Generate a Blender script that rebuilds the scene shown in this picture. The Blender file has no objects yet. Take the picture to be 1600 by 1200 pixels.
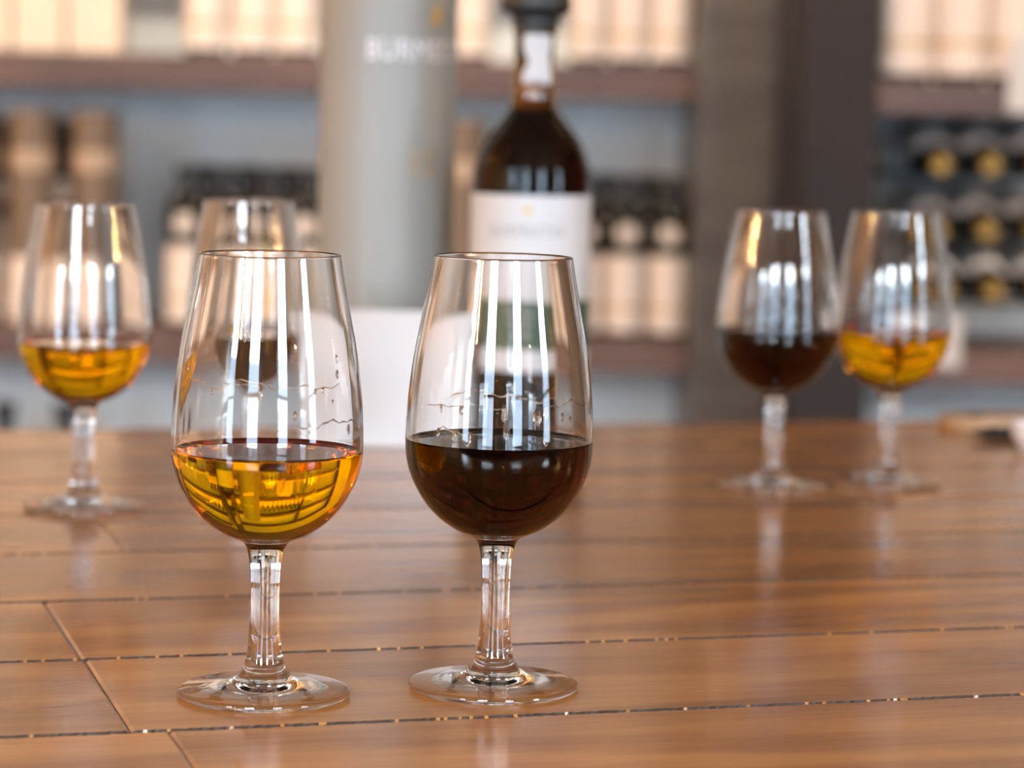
import bpy, bmesh, math, random
from mathutils import Vector, Matrix

random.seed(7)
scene = bpy.context.scene
COL = scene.collection
PI = math.pi

# ------------------------------------------------------------------ camera
TABLE_Z = 0.78
EYE_H = 0.2025                      # eye above the table top
F_PX = 4200.0                       # focal length in pixels of the 1600 px frame
PITCH = math.atan(420.0 / F_PX)
ROLL = math.radians(1.35)
EYE = Vector((0.0, 0.0, TABLE_Z + EYE_H))
_F = Vector((0, math.cos(PITCH), -math.sin(PITCH)))
_R0 = Vector((1, 0, 0))
_U0 = Vector((0, math.sin(PITCH), math.cos(PITCH)))
_R = _R0 * math.cos(ROLL) + _U0 * math.sin(ROLL)
_U = _U0 * math.cos(ROLL) - _R0 * math.sin(ROLL)
cam_data = bpy.data.cameras.new('camera')
cam = bpy.data.objects.new('camera', cam_data)
COL.objects.link(cam)
rot = Matrix((_R, _U, -_F)).transposed().to_4x4()
cam.matrix_world = Matrix.Translation(EYE) @ rot
cam_data.sensor_fit = 'HORIZONTAL'
cam_data.sensor_width = 36.0
cam_data.lens = F_PX * 36.0 / 1600.0
cam_data.clip_start = 0.02
cam_data.clip_end = 60
cam_data.dof.use_dof = True
cam_data.dof.focus_distance = 0.938
cam_data.dof.aperture_fstop = 9.2
scene.camera = cam

# ------------------------------------------------------------------ view / world
vs = scene.view_settings
vs.view_transform = 'Standard'
vs.look = 'None'
vs.gamma = 1.0
vs.use_curve_mapping = False
vs.exposure = 0.27
try:
    scene.cycles.max_bounces = 22
    scene.cycles.transmission_bounces = 22
    scene.cycles.glossy_bounces = 8
    scene.cycles.diffuse_bounces = 5
    scene.cycles.transparent_max_bounces = 16
    scene.cycles.sample_clamp_indirect = 45.0
    scene.cycles.blur_glossy = 0.3
    scene.cycles.use_denoising = True
except Exception:
    pass

SKY = 37.0
world = bpy.data.worlds.new('overcast_sky')
scene.world = world
world.use_nodes = True
wn, wl = world.node_tree.nodes, world.node_tree.links
wn.clear()
w_out = wn.new('ShaderNodeOutputWorld')
w_bg = wn.new('ShaderNodeBackground')
w_tc = wn.new('ShaderNodeTexCoord')
w_sep = wn.new('ShaderNodeSeparateXYZ')
w_ramp = wn.new('ShaderNodeValToRGB')
w_map = wn.new('ShaderNodeMapRange')
w_map.inputs[1].default_value = -1.0
w_map.inputs[2].default_value = 1.0
e = w_ramp.color_ramp.elements
e[0].position = 0.592; e[0].color = (0.145, 0.19, 0.24, 1)   # street and house fronts below the skyline
e[1].position = 0.604; e[1].color = (0.74, 0.88, 1.0, 1)
wl.new(w_tc.outputs['Generated'], w_sep.inputs[0])
wl.new(w_sep.outputs['Z'], w_map.inputs[0])
wl.new(w_map.outputs[0], w_ramp.inputs[0])
wl.new(w_ramp.outputs[0], w_bg.inputs[0])
w_bg.inputs[1].default_value = SKY
wl.new(w_bg.outputs[0], w_out.inputs[0])

# room extents
RX0, RX1, RY0, RY1, RZ = -4.2, 4.2, -2.8, 5.08, 3.3
# windows: (wall, centre along the wall, width, sill, head)
WINDOWS = [('rear', -3.40, 0.95, 0.45, 2.40), ('rear', -0.97, 0.95, 0.45, 2.40),
           ('rear', 1.58, 0.95, 0.45, 2.40), ('right', -1.50, 0.90, 0.45, 2.40)]
def portal(wall, c, w, z0, z1):
    ld = bpy.data.lights.new('window_portal', 'AREA')
    ld.shape = 'RECTANGLE'
    ld.size = w
    ld.size_y = z1 - z0
    ld.cycles.is_portal = True
    o = bpy.data.objects.new('window_portal', ld)
    COL.objects.link(o)
    zc = (z0 + z1) / 2
    if wall == 'rear':
        o.location = (c, RY0 - 0.06, zc); d = Vector((0, 1, 0))
    elif wall == 'right':
        o.location = (RX1 + 0.06, c, zc); d = Vector((-1, 0, 0))
    else:
        o.location = (RX0 - 0.06, c, zc); d = Vector((1, 0, 0))
    o.rotation_euler = d.to_track_quat('-Z', 'Z').to_euler()
for wdef in WINDOWS:
    portal(*wdef)

# ------------------------------------------------------------------ helpers
def ray(px, py):
    return _F * F_PX + _R * (px - 800.0) + _U * (600.0 - py)
def at(px, py, Y):                       # world point on the plane y = Y
    d = ray(px, py)
    return EYE + d * (Y / d.y)
def ground(px, py, z=TABLE_Z):           # world point on a level plane
    d = ray(px, py)
    return EYE + d * ((z - EYE.z) / d.z)

def tag(o, label=None, cat=None, group=None, kind=None):
    if label: o['label'] = label
    if cat: o['category'] = cat
    if group: o['group'] = group
    if kind: o['kind'] = kind
    return o
def empty(name, loc=(0, 0, 0), rz=0.0):
    o = bpy.data.objects.new(name, None)
    COL.objects.link(o)
    o.location = loc
    o.rotation_euler = (0, 0, rz)
    o.empty_display_size = 0.05
    return o
def link(name, me, mats=None, parent=None, loc=None):
    o = bpy.data.objects.new(name, me)
    COL.objects.link(o)
    if mats is not None and len(me.materials) == 0:
        for m in (mats if isinstance(mats, (list, tuple)) else [mats]):
            me.materials.append(m)
    if parent: o.parent = parent
    if loc is not None: o.location = loc
    return o
def copy_tree(o, parent=None):
    c = o.copy()
    COL.objects.link(c)
    c.parent = parent
    for ch in list(o.children):
        copy_tree(ch, c)
    return c
def bm_mesh(bm, name, smooth=False):
    me = bpy.data.meshes.new(name)
    bm.normal_update()
    bm.to_mesh(me)
    bm.free()
    if smooth:
        for p in me.polygons: p.use_smooth = True
    return me
def add_box(bm, lo, hi, bevel=0.0, seg=2):
    r = bmesh.ops.create_cube(bm, size=1.0)
    vs_ = r['verts']
    for v in vs_:
        v.co = Vector([(lo[i] + hi[i]) / 2 + v.co[i] * (hi[i] - lo[i]) for i in range(3)])
    if bevel > 0:
        ed = list({e for v in vs_ for e in v.link_edges})
        bmesh.ops.bevel(bm, geom=ed, offset=bevel, segments=seg, affect='EDGES', profile=0.5)
def box_mesh(name, lo, hi, bevel=0.0, seg=2):
    bm = bmesh.new()
    add_box(bm, lo, hi, bevel, seg)
    return bm_mesh(bm, name)
def lathe_mesh(name, prof, seg=64, smooth=True, closed=False):
    """prof: list of (r, z); r = 0 at an end makes a pole."""
    verts, faces, rings = [], [], []
    for r, z in prof:
        if r < 1e-7:
            rings.append([len(verts)]); verts.append((0, 0, z))
        else:
            k = len(verts); rings.append(list(range(k, k + seg)))
            for i in range(seg):
                a = 2 * PI * i / seg
                verts.append((r * math.cos(a), r * math.sin(a), z))
    pairs = list(zip(rings[:-1], rings[1:]))
    if closed: pairs.append((rings[-1], rings[0]))
    for A, B in pairs:
        for i in range(seg):
            j = (i + 1) % seg
            if len(A) == 1 and len(B) == 1: continue
            if len(A) == 1: faces.append((A[0], B[j], B[i]))
            elif len(B) == 1: faces.append((A[i], A[j], B[0]))
            else: faces.append((A[i], A[j], B[j], B[i]))
    me = bpy.data.meshes.new(name)
    me.from_pydata(verts, [], faces)
    me.update()
    if smooth:
        for p in me.polygons: p.use_smooth = True
        me.set_sharp_from_angle(angle=math.radians(38))
    return me
def spline(pts, n=6):
    """Catmull-Rom through (r, z) points."""
    out = []
    P = [pts[0]] + list(pts) + [pts[-1]]
    for i in range(1, len(P) - 2):
        p0, p1, p2, p3 = [Vector(p) for p in P[i - 1:i + 3]]
        for k in range(n):
            t = k / n
            q = 0.5 * ((2 * p1) + (p2 - p0) * t + (2 * p0 - 5 * p1 + 4 * p2 - p3) * t * t + (3 * p1 - p0 - 3 * p2 + p3) * t ** 3)
            out.append((max(q.x, 0.0), q.y))
    out.append(tuple(pts[-1]))
    return out
def patch_mesh(name, r, z0, z1, a0, a1, n=24, nz=1, thick=0.0):
    """curved label on a cylinder round z; angles measured from -y (towards the viewer)."""
    verts, faces = [], []
    layers = [r, r - thick] if thick else [r]
    for L, rr in enumerate(layers):
        for j in range(nz + 1):
            z = z0 + (z1 - z0) * j / nz
            for i in range(n + 1):
                a = a0 + (a1 - a0) * i / n
                verts.append((rr * math.sin(a), -rr * math.cos(a), z))
    N = n + 1
    for j in range(nz):
        for i in range(n):
            q = (j * N + i, j * N + i + 1, (j + 1) * N + i + 1, (j + 1) * N + i)
            faces.append(q)
            if thick:
                o = N * (nz + 1)
                faces.append(tuple(o + k for k in reversed(q)))
    if thick:
        o = N * (nz + 1)
        ring = [i for i in range(N)] + [j * N + n for j in range(1, nz + 1)] + [nz * N + i for i in range(n - 1, -1, -1)] + [j * N for j in range(nz - 1, 0, -1)]
        for k in range(len(ring)):
            a, b = ring[k], ring[(k + 1) % len(ring)]
            faces.append((b, a, a + o, b + o))
    me = bpy.data.meshes.new(name)
    me.from_pydata(verts, [], faces)
    me.update()
    for p in me.polygons: p.use_smooth = True
    me.set_sharp_from_angle(angle=math.radians(38))
    return me
def tube_mesh(name, pts, rad, seg=8, cap=True):
    bm = bmesh.new()
    prev = None
    pts = [Vector(p) for p in pts]
    for k, p in enumerate(pts):
        t = (pts[min(k + 1, len(pts) - 1)] - pts[max(k - 1, 0)]).normalized()
        up = Vector((0, 0, 1)) if abs(t.z) < 0.9 else Vector((1, 0, 0))
        a = t.cross(up).normalized(); b = t.cross(a)
        r = rad[k] if isinstance(rad, (list, tuple)) else rad
        ring = [bm.verts.new(p + (a * math.cos(2 * PI * i / seg) + b * math.sin(2 * PI * i / seg)) * r) for i in range(seg)]
        if prev:
            for i in range(seg):
                bm.faces.new((prev[i], prev[(i + 1) % seg], ring[(i + 1) % seg], ring[i]))
        elif cap: bm.faces.new(list(reversed(ring)))
        prev = ring
    if cap: bm.faces.new(prev)
    bmesh.ops.recalc_face_normals(bm, faces=bm.faces)
    return bm_mesh(bm, name, True)
def text_mesh(name, body, size, spacing=1.0, extrude=0.0):
    cu = bpy.data.curves.new(name, 'FONT')
    cu.body = body
    cu.size = size
    cu.space_character = spacing
    cu.align_x = 'CENTER'
    cu.align_y = 'CENTER'
    cu.resolution_u = 3
    ob = bpy.data.objects.new(name, cu)
    COL.objects.link(ob)
    dg = bpy.context.evaluated_depsgraph_get()
    dg.update()
    me = bpy.data.meshes.new_from_object(ob.evaluated_get(dg))
    bpy.data.objects.remove(ob)
    bpy.data.curves.remove(cu)
    return me
def wrap_text(me, r, zc, a_off=0.0, xscale=1.0):
    """bend flat lettering (x right, y up) round a cylinder facing -y."""
    bm = bmesh.new(); bm.from_mesh(me)
    bmesh.ops.triangulate(bm, faces=bm.faces)
    for v in bm.verts:
        a = v.co.x * xscale / r + a_off
        v.co = Vector((r * math.sin(a), -r * math.cos(a), zc + v.co.y))
    bm.to_mesh(me); bm.free()
    return me

# ------------------------------------------------------------------ materials
def new_mat(name):
    m = bpy.data.materials.new(name)
    m.use_nodes = True
    nt = m.node_tree
    nt.nodes.clear()
    out = nt.nodes.new('ShaderNodeOutputMaterial')
    return m, nt, out
def principled(name, col, rough=0.5, metal=0.0, spec=0.5, noise=0.0, scale=20.0, coat=0.0, bump=0.0):
    m, nt, out = new_mat(name)
    b = nt.nodes.new('ShaderNodeBsdfPrincipled')
    b.inputs['Roughness'].default_value = rough
    b.inputs['Metallic'].default_value = metal
    b.inputs['Specular IOR Level'].default_value = spec
    b.inputs['Coat Weight'].default_value = coat
    b.inputs['Coat Roughness'].default_value = 0.1
    tc = nt.nodes.new('ShaderNodeTexCoord')
    nz = nt.nodes.new('ShaderNodeTexNoise')
    nz.inputs['Scale'].default_value = scale
    nz.inputs['Detail'].default_value = 4
    nt.links.new(tc.outputs['Object'], nz.inputs['Vector'])
    mx = nt.nodes.new('ShaderNodeMixRGB')
    mx.blend_type = 'MIX'
    c = Vector(col[:3])
    mx.inputs[1].default_value = (*(c * (1 - noise)), 1)
    mx.inputs[2].default_value = (*[min(1, x) for x in (c * (1 + noise))], 1)
    nt.links.new(nz.outputs['Fac'], mx.inputs[0])
    nt.links.new(mx.outputs[0], b.inputs['Base Color'])
    if bump:
        bp = nt.nodes.new('ShaderNodeBump')
        bp.inputs['Strength'].default_value = bump
        bp.inputs['Distance'].default_value = 0.002
        nt.links.new(nz.outputs['Fac'], bp.inputs['Height'])
        nt.links.new(bp.outputs[0], b.inputs['Normal'])
    nt.links.new(b.outputs[0], out.inputs[0])
    return m
def emission(name, col, strength):
    m, nt, out = new_mat(name)
    em = nt.nodes.new('ShaderNodeEmission')
    em.inputs[0].default_value = (*col, 1)
    em.inputs[1].default_value = strength
    nt.links.new(em.outputs[0], out.inputs[0])
    return m
def glass(name, ior=1.5, col=(1, 1, 1), rough=0.0, absorb=None, density=0.0):
    m, nt, out = new_mat(name)
    g = nt.nodes.new('ShaderNodeBsdfGlass')
    g.inputs['Color'].default_value = (*col, 1)
    g.inputs['Roughness'].default_value = rough
    g.inputs['IOR'].default_value = ior
    nt.links.new(g.outputs[0], out.inputs['Surface'])
    if absorb:
        v = nt.nodes.new('ShaderNodeVolumeAbsorption')
        v.inputs['Color'].default_value = (*absorb, 1)
        v.inputs['Density'].default_value = density
        nt.links.new(v.outputs[0], out.inputs['Volume'])
    return m
def absorb_of(sig):                       # absorption per metre -> (colour, density)
    d = max(sig)
    return tuple(1 - s / d for s in sig), d

def wood(name, light, dark, rough=0.3, grain=1.0, coat=0.0, bump=0.12):
    """long grain along the object's x axis, a different cut on every board."""
    m, nt, out = new_mat(name)
    N, L = nt.nodes, nt.links
    b = N.new('ShaderNodeBsdfPrincipled')
    tc = N.new('ShaderNodeTexCoord')
    oi = N.new('ShaderNodeObjectInfo')
    mul = N.new('ShaderNodeMath'); mul.operation = 'MULTIPLY'; mul.inputs[1].default_value = 37.0
    L.new(oi.outputs['Random'], mul.inputs[0])
    comb = N.new('ShaderNodeCombineXYZ')
    L.new(mul.outputs[0], comb.inputs[0]); L.new(mul.outputs[0], comb.inputs[1]); L.new(mul.outputs[0], comb.inputs[2])
    add = N.new('ShaderNodeVectorMath'); add.operation = 'ADD'
    L.new(tc.outputs['Object'], add.inputs[0]); L.new(comb.outputs[0], add.inputs[1])
    # broad figure (cathedral rings)
    mp = N.new('ShaderNodeMapping'); mp.inputs['Scale'].default_value = (1.6 * grain, 9 * grain, 9 * grain)
    L.new(add.outputs[0], mp.inputs[0])
    n1 = N.new('ShaderNodeTexNoise'); n1.inputs['Scale'].default_value = 1.0; n1.inputs['Detail'].default_value = 3
    L.new(mp.outputs[0], n1.inputs['Vector'])
    ring = N.new('ShaderNodeMath'); ring.operation = 'MULTIPLY'; ring.inputs[1].default_value = 34.0
    L.new(n1.outputs['Fac'], ring.inputs[0])
    sn = N.new('ShaderNodeMath'); sn.operation = 'SINE'
    L.new(ring.outputs[0], sn.inputs[0])
    half = N.new('ShaderNodeMath'); half.operation = 'MULTIPLY_ADD'; half.inputs[1].default_value = 0.5; half.inputs[2].default_value = 0.5
    L.new(sn.outputs[0], half.inputs[0])
    # fine pores
    mp2 = N.new('ShaderNodeMapping'); mp2.inputs['Scale'].default_value = (22 * grain, 520 * grain, 520 * grain)
    L.new(add.outputs[0], mp2.inputs[0])
    n2 = N.new('ShaderNodeTexNoise'); n2.inputs['Scale'].default_value = 1.0; n2.inputs['Detail'].default_value = 3
    L.new(mp2.outputs[0], n2.inputs['Vector'])
    mp3 = N.new('ShaderNodeMapping'); mp3.inputs['Scale'].default_value = (3, 30, 30)
    L.new(add.outputs[0], mp3.inputs[0])
    n3 = N.new('ShaderNodeTexNoise'); n3.inputs['Scale'].default_value = 1.0; n3.inputs['Detail'].default_value = 2
    L.new(mp3.outputs[0], n3.inputs['Vector'])
    m1 = N.new('ShaderNodeMath'); m1.operation = 'MULTIPLY'; m1.inputs[1].default_value = 0.40
    L.new(half.outputs[0], m1.inputs[0])
    m2 = N.new('ShaderNodeMath'); m2.operation = 'MULTIPLY_ADD'; m2.inputs[1].default_value = 0.55
    L.new(n2.outputs['Fac'], m2.inputs[0]); L.new(m1.outputs[0], m2.inputs[2])
    m3 = N.new('ShaderNodeMath'); m3.operation = 'MULTIPLY_ADD'; m3.inputs[1].default_value = 0.35
    L.new(n3.outputs['Fac'], m3.inputs[0]); L.new(m2.outputs[0], m3.inputs[2])
    rp = N.new('ShaderNodeValToRGB')
    rp.color_ramp.elements[0].position = 0.30; rp.color_ramp.elements[0].color = (*light, 1)
    rp.color_ramp.elements[1].position = 0.98; rp.color_ramp.elements[1].color = (*dark, 1)
    L.new(m3.outputs[0], rp.inputs[0])
    hsv = N.new('ShaderNodeHueSaturation')
    vr = N.new('ShaderNodeMapRange'); vr.inputs[3].default_value = 0.86; vr.inputs[4].default_value = 1.12
    L.new(oi.outputs['Random'], vr.inputs[0]); L.new(vr.outputs[0], hsv.inputs['Value'])
    L.new(rp.outputs[0], hsv.inputs['Color'])
    L.new(hsv.outputs[0], b.inputs['Base Color'])
    b.inputs['Roughness'].default_value = rough
    b.inputs['Coat Weight'].default_value = coat
    b.inputs['Coat Roughness'].default_value = 0.16
    bp = N.new('ShaderNodeBump'); bp.inputs['Strength'].default_value = bump; bp.inputs['Distance'].default_value = 0.0006
    L.new(n2.outputs['Fac'], bp.inputs['Height'])
    L.new(bp.outputs[0], b.inputs['Normal'])
    L.new(b.outputs[0], out.inputs[0])
    return m

M = {}
M['table'] = wood('lacquered_oak', (0.63, 0.285, 0.082), (0.32, 0.128, 0.037), rough=0.17, bump=0.10)
M['table_dark'] = principled('dark_joint_filler', (0.035, 0.014, 0.005), 0.5)
M['shelf'] = wood('shelf_walnut', (0.16, 0.088, 0.068), (0.085, 0.046, 0.038), rough=0.38, grain=0.8)
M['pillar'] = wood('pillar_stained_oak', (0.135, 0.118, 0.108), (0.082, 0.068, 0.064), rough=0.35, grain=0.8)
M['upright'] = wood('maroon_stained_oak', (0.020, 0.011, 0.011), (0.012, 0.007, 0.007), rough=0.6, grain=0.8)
M['wall'] = principled('pale_wall_paint', (0.80, 0.88, 0.92), 0.7, noise=0.03, scale=6)
M['wall_side'] = principled('dark_wall_panelling', (0.10, 0.075, 0.055), 0.8, noise=0.06, scale=4)
M['wall_left'] = principled('ochre_plaster', (0.60, 0.40, 0.22), 0.8, noise=0.06, scale=4)
M['ceiling'] = principled('ceiling_paint', (0.26, 0.21, 0.17), 0.85, noise=0.04, scale=3)
M['floor'] = wood('floor_boards', (0.20, 0.11, 0.06), (0.09, 0.05, 0.03), rough=0.4, grain=0.5)
M['window_frame'] = principled('window_frame_paint', (0.10, 0.08, 0.07), 0.4)
M['glass'] = glass('clear_glass', 1.5)
c, d = absorb_of((0.2, 14.0, 180.0))
M['amber'] = glass('golden_wine', 1.345, absorb=c, density=d)
c, d = absorb_of((75.0, 330.0, 450.0))
M['ruby'] = glass('dark_red_wine', 1.345, absorb=c, density=d)
# wine seen through the wall it wets: index relative to the glass (1.345 / 1.5); same wine behind
c, d = absorb_of((0.2, 14.0, 180.0))
M['amber_wet'] = glass('golden_wine_at_glass', 1.345 / 1.5, absorb=c, density=d)
c, d = absorb_of((75.0, 330.0, 450.0))
M['ruby_wet'] = glass('dark_red_wine_at_glass', 1.345 / 1.5, absorb=c, density=d)
c, d = absorb_of((55.0, 150.0, 300.0))
M['bottle_wine_wet'] = glass('tawny_wine_at_glass', 1.345 / 1.5, absorb=c, density=d)
M['bottle_glass'] = principled('brown_bottle_glass', (0.50, 0.28, 0.085), 0.0)
M['bottle_glass'].node_tree.nodes['Principled BSDF'].inputs['Transmission Weight'].default_value = 1.0
c, d = absorb_of((55.0, 150.0, 300.0))
M['bottle_wine'] = glass('tawny_wine', 1.345, absorb=c, density=d)
M['dark_bottle'] = principled('near_black_bottle_glass', (0.008, 0.007, 0.006), 0.16, spec=0.35)
M['label_white'] = principled('white_label_paper', (0.62, 0.635, 0.665), 0.55, noise=0.015, scale=60)
M['label_cream'] = principled('cream_label_paper', (0.82, 0.72, 0.66), 0.6, noise=0.03, scale=60)
M['green_print'] = principled('green_label_paper', (0.055, 0.11, 0.075), 0.55, noise=0.1, scale=80)
M['gold_print'] = principled('gold_ink', (0.60, 0.42, 0.18), 0.35, metal=0.4)
M['ink'] = principled('grey_ink', (0.30, 0.31, 0.33), 0.6)
M['white_ink'] = principled('white_ink', (0.88, 0.88, 0.90), 0.5)
M['tube_grey'] = principled('grey_tube_board', (0.33, 0.335, 0.315), 0.42, noise=0.02, scale=30)
M['black_plastic'] = principled('black_plastic', (0.018, 0.020, 0.024), 0.35)
M['card'] = principled('white_card_stock', (0.64, 0.63, 0.635), 0.6, noise=0.01, scale=40)
M['box_cream'] = principled('cream_box_board', (0.80, 0.68, 0.56), 0.6, noise=0.03, scale=20)
M['tan_tube'] = principled('tan_tube_board', (0.19, 0.135, 0.098), 0.5, noise=0.04, scale=20)
M['tan_band'] = principled('pale_tan_band', (0.46, 0.34, 0.25), 0.5, noise=0.03, scale=20)
M['gold_cap'] = principled('gold_foil', (0.50, 0.30, 0.08), 0.35, metal=0.7)
M['metal'] = principled('black_steel', (0.03, 0.03, 0.03), 0.4, metal=0.6)
M['brass'] = principled('aged_brass', (0.45, 0.30, 0.12), 0.35, metal=1.0)
M['porcelain'] = principled('white_porcelain', (0.80, 0.77, 0.78), 0.25)
M['board'] = wood('light_board_wood', (0.66, 0.43, 0.24), (0.42, 0.25, 0.12), rough=0.35)
M['bulb'] = emission('warm_bulb', (1.0, 0.60, 0.25), 1250.0)

# ------------------------------------------------------------------ room shell
def structure(name, me, mat, parent=None):
    o = link(name, me, mat, parent)
    if parent is None: o['kind'] = 'structure'
    return o
T = 0.12
structure('floor', box_mesh('floor', (RX0, RY0, -0.05), (RX1, RY1, 0.0)), M['floor'])
structure('ceiling', box_mesh('ceiling', (RX0 - T, RY0 - T, RZ), (RX1 + T, RY1 + T, RZ + 0.1)), M['ceiling'])
structure('wall_back', box_mesh('wall_back', (RX0 - T, RY1, 0), (RX1 + T, RY1 + T, RZ)), M['wall'])
def window_wall(name, wall):
    ops = sorted([(c - w / 2, c + w / 2, z0, z1) for (wl_, c, w, z0, z1) in WINDOWS if wl_ == wall])
    bm = bmesh.new()
    lo, hi = (RX0, RX1) if wall == 'rear' else (RY0, RY1)
    def seg(a0, a1, z0, z1):
        if a1 - a0 < 1e-4 or z1 - z0 < 1e-4: return
        if wall == 'rear': add_box(bm, (a0, RY0 - T, z0), (a1, RY0, z1))
        elif wall == 'right': add_box(bm, (RX1, a0, z0), (RX1 + T, a1, z1))
        else: add_box(bm, (RX0 - T, a0, z0), (RX0, a1, z1))
    cur = lo
    for a0, a1, z0, z1 in ops:
        seg(cur, a0, 0, RZ); seg(a0, a1, 0, z0); seg(a0, a1, z1, RZ); cur = a1
    seg(cur, hi, 0, RZ)
    structure(name, bm_mesh(bm, name), M['wall_left'] if wall == 'left' else M['wall_side'])
window_wall('wall_front', 'rear')
window_wall('wall_right', 'right')
window_wall('wall_left', 'left')
for k, (wl_, c_, w_, z0, z1) in enumerate(WINDOWS):
    bm = bmesh.new()
    fr = 0.035
    def seg(a0, a1, b0, b1):
        if wl_ == 'rear': add_box(bm, (a0, RY0 - 0.09, b0), (a1, RY0 - 0.04, b1))
        elif wl_ == 'right': add_box(bm, (RX1 + 0.04, a0, b0), (RX1 + 0.09, a1, b1))
        else: add_box(bm, (RX0 - 0.09, a0, b0), (RX0 - 0.04, a1, b1))
    a0, a1 = c_ - w_ / 2, c_ + w_ / 2
    seg(a0, a0 + fr, z0, z1); seg(a1 - fr, a1, z0, z1); seg(a0, a1, z0, z0 + fr); seg(a0, a1, z1 - fr, z1)
    zm = z0 + (z1 - z0) * 0.42
    seg(a0, a1, zm - 0.02, zm + 0.02)
    structure('window_%d' % (k + 1), bm_mesh(bm, 'window'), M['window_frame'])

# ------------------------------------------------------------------ table
TH = math.radians(16.5)
table = empty('tasting_table', (0.0, 0.8943, 0.0), TH)
tag(table, 'long varnished oak plank table carrying all the wine glasses', 'table')
PW = 0.1184                                   # plank width
PT = 0.032
U0, U1 = -1.15, 1.45
def plank_mesh(name, u0, u1, w, n):
    """board with softly rounded, slightly chipped long edges; local x along the grain."""
    g = 0.0006
    prof = [(-w / 2 + g, -PT), (-w / 2 + g, -0.0024), (-w / 2 + g + 0.0006, -0.0008), (-w / 2 + g + 0.0010, 0.0),
            (w / 2 - g - 0.0010, 0.0), (w / 2 - g - 0.0006, -0.0008), (w / 2 - g, -0.0024), (w / 2 - g, -PT)]
    verts, faces = [], []
    K = len(prof)
    for i in range(n + 1):
        u = u0 + (u1 - u0) * i / n
        ja, jb = random.uniform(0, 0.0009), random.uniform(0, 0.0009)
        da, db = random.uniform(-0.0005, 0.0002), random.uniform(-0.0005, 0.0002)
        end = 0.0006 if i in (0, n) else 0.0
        for k, (y, z) in enumerate(prof):
            if k in (1, 2, 3): y += ja * (0.4 if k == 1 else 1.0)
            if k in (4, 5, 6): y -= jb * (0.4 if k == 6 else 1.0)
            if k == 2: z += da
            if k == 5: z += db
            verts.append((u, y, z - (end if 1 < k < 6 else 0)))
    for i in range(n):
        for k in range(K):
            k2 = (k + 1) % K
            faces.append((i * K + k, (i + 1) * K + k, (i + 1) * K + k2, i * K + k2))
    faces.append(tuple(range(K)))
    faces.append(tuple(n * K + k for k in reversed(range(K))))
    me = bpy.data.meshes.new(name)
    me.from_pydata(verts, [], faces)
    me.update()
    for q, p in enumerate(me.polygons):
        if q < n * K and (q % K in (0, 1, 5, 6) or (q % K in (2, 4) and random.random() < 0.93)): p.material_index = 1      # grimy flanks of the joint
    bm = bmesh.new(); bm.from_mesh(me)
    bmesh.ops.recalc_face_normals(bm, faces=bm.faces)
    bm.to_mesh(me); bm.free()
    return me
# end joints measured on the picture: the boards at the left butt against the long ones
_m = Matrix.Rotation(-TH, 4, 'Z')
def to_table(p):
    return _m @ (Vector((p.x, p.y, 0)) - Vector((0, 0.8943, 0)))
JU = to_table(ground(142, 1046)).x
for row in range(-2, 7):
    vc = (row + 0.5) * PW
    j = JU + {0: 0.0, 1: -0.001, -1: 0.012, 2: -0.16, 3: 0.05, 4: -0.22}.get(row, random.uniform(-0.2, 0.1))
    near = -2 <= row <= 3
    for (a, b) in ((U0, j - 0.0002), (j + 0.0002, U1)):
        n = max(8, int((b - a) / (0.0013 if near else 0.02)))
        o = link('plank', plank_mesh('plank', a, b, PW, n), [M['table'], M['table_dark']], table, (0, vc, TABLE_Z))
V0, V1 = -2 * PW, 7 * PW
link('subtop', box_mesh('subtop', (U0 + 0.02, V0 + 0.02, TABLE_Z - PT - 0.02), (U1 - 0.02, V1 - 0.02, TABLE_Z - PT - 0.0005)), M['table_dark'], table)
for nm, lo, hi in (('apron', (U0 + 0.1, V0 + 0.08, 0.64), (U1 - 0.1, V0 + 0.11, TABLE_Z - PT - 0.02)),
                   ('apron', (U0 + 0.1, V1 - 0.11, 0.64), (U1 - 0.1, V1 - 0.08, TABLE_Z - PT - 0.02)),
                   ('apron', (U0 + 0.1, V0 + 0.11, 0.64), (U0 + 0.13, V1 - 0.11, TABLE_Z - PT - 0.02)),
                   ('apron', (U1 - 0.13, V0 + 0.11, 0.64), (U1 - 0.1, V1 - 0.11, TABLE_Z - PT - 0.02))):
    link(nm, box_mesh(nm, lo, hi, 0.003), M['table'], table)
for lu in (U0 + 0.13, U1 - 0.21):
    for lv in (V0 + 0.11, V1 - 0.19):
        link('leg', box_mesh('leg', (lu, lv, 0), (lu + 0.08, lv + 0.08, TABLE_Z - PT - 0.02), 0.005), M['table'], table)

# ------------------------------------------------------------------ shelving
SY = 4.70                                    # front edge of the long unit
unit = empty('wine_shelf', (0, SY, 0))
tag(unit, 'long walnut wall shelving with pale back behind the grey tube', 'shelf')
UX0, UX1 = -2.6, at(1086, 300, SY).x
SH = [0.10, 0.596, 1.074, 1.56, 2.04, 2.52]
for z in SH:
    th = 0.060
    link('shelf_board', box_mesh('shelf_board', (UX0, 0, z - th), (UX1, 0.33, z), 0.003), M['shelf'], unit)
link('back_panel', box_mesh('back_panel', (UX0, 0.335, 0.0), (UX1, 0.355, 2.52)), M['wall'], unit)
for x in (UX0 - 0.03, -1.35):
    link('upright', box_mesh('upright', (x, 0.004, 0), (x + 0.03, 0.334, 2.52), 0.002), M['shelf'], unit)

# pillar between the two units
pl = empty('pillar', (0, 4.55, 0))
tag(pl, 'dark stained wooden pillar behind the right pair of glasses', 'pillar')
PX0, PX1 = at(1088, 300, 4.55).x, at(1243, 300, 4.55).x
link('face_panel', box_mesh('face_panel', (PX0, 0, 0), (PX1, 0.50, 3.25), 0.004), M['pillar'], pl)

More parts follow.
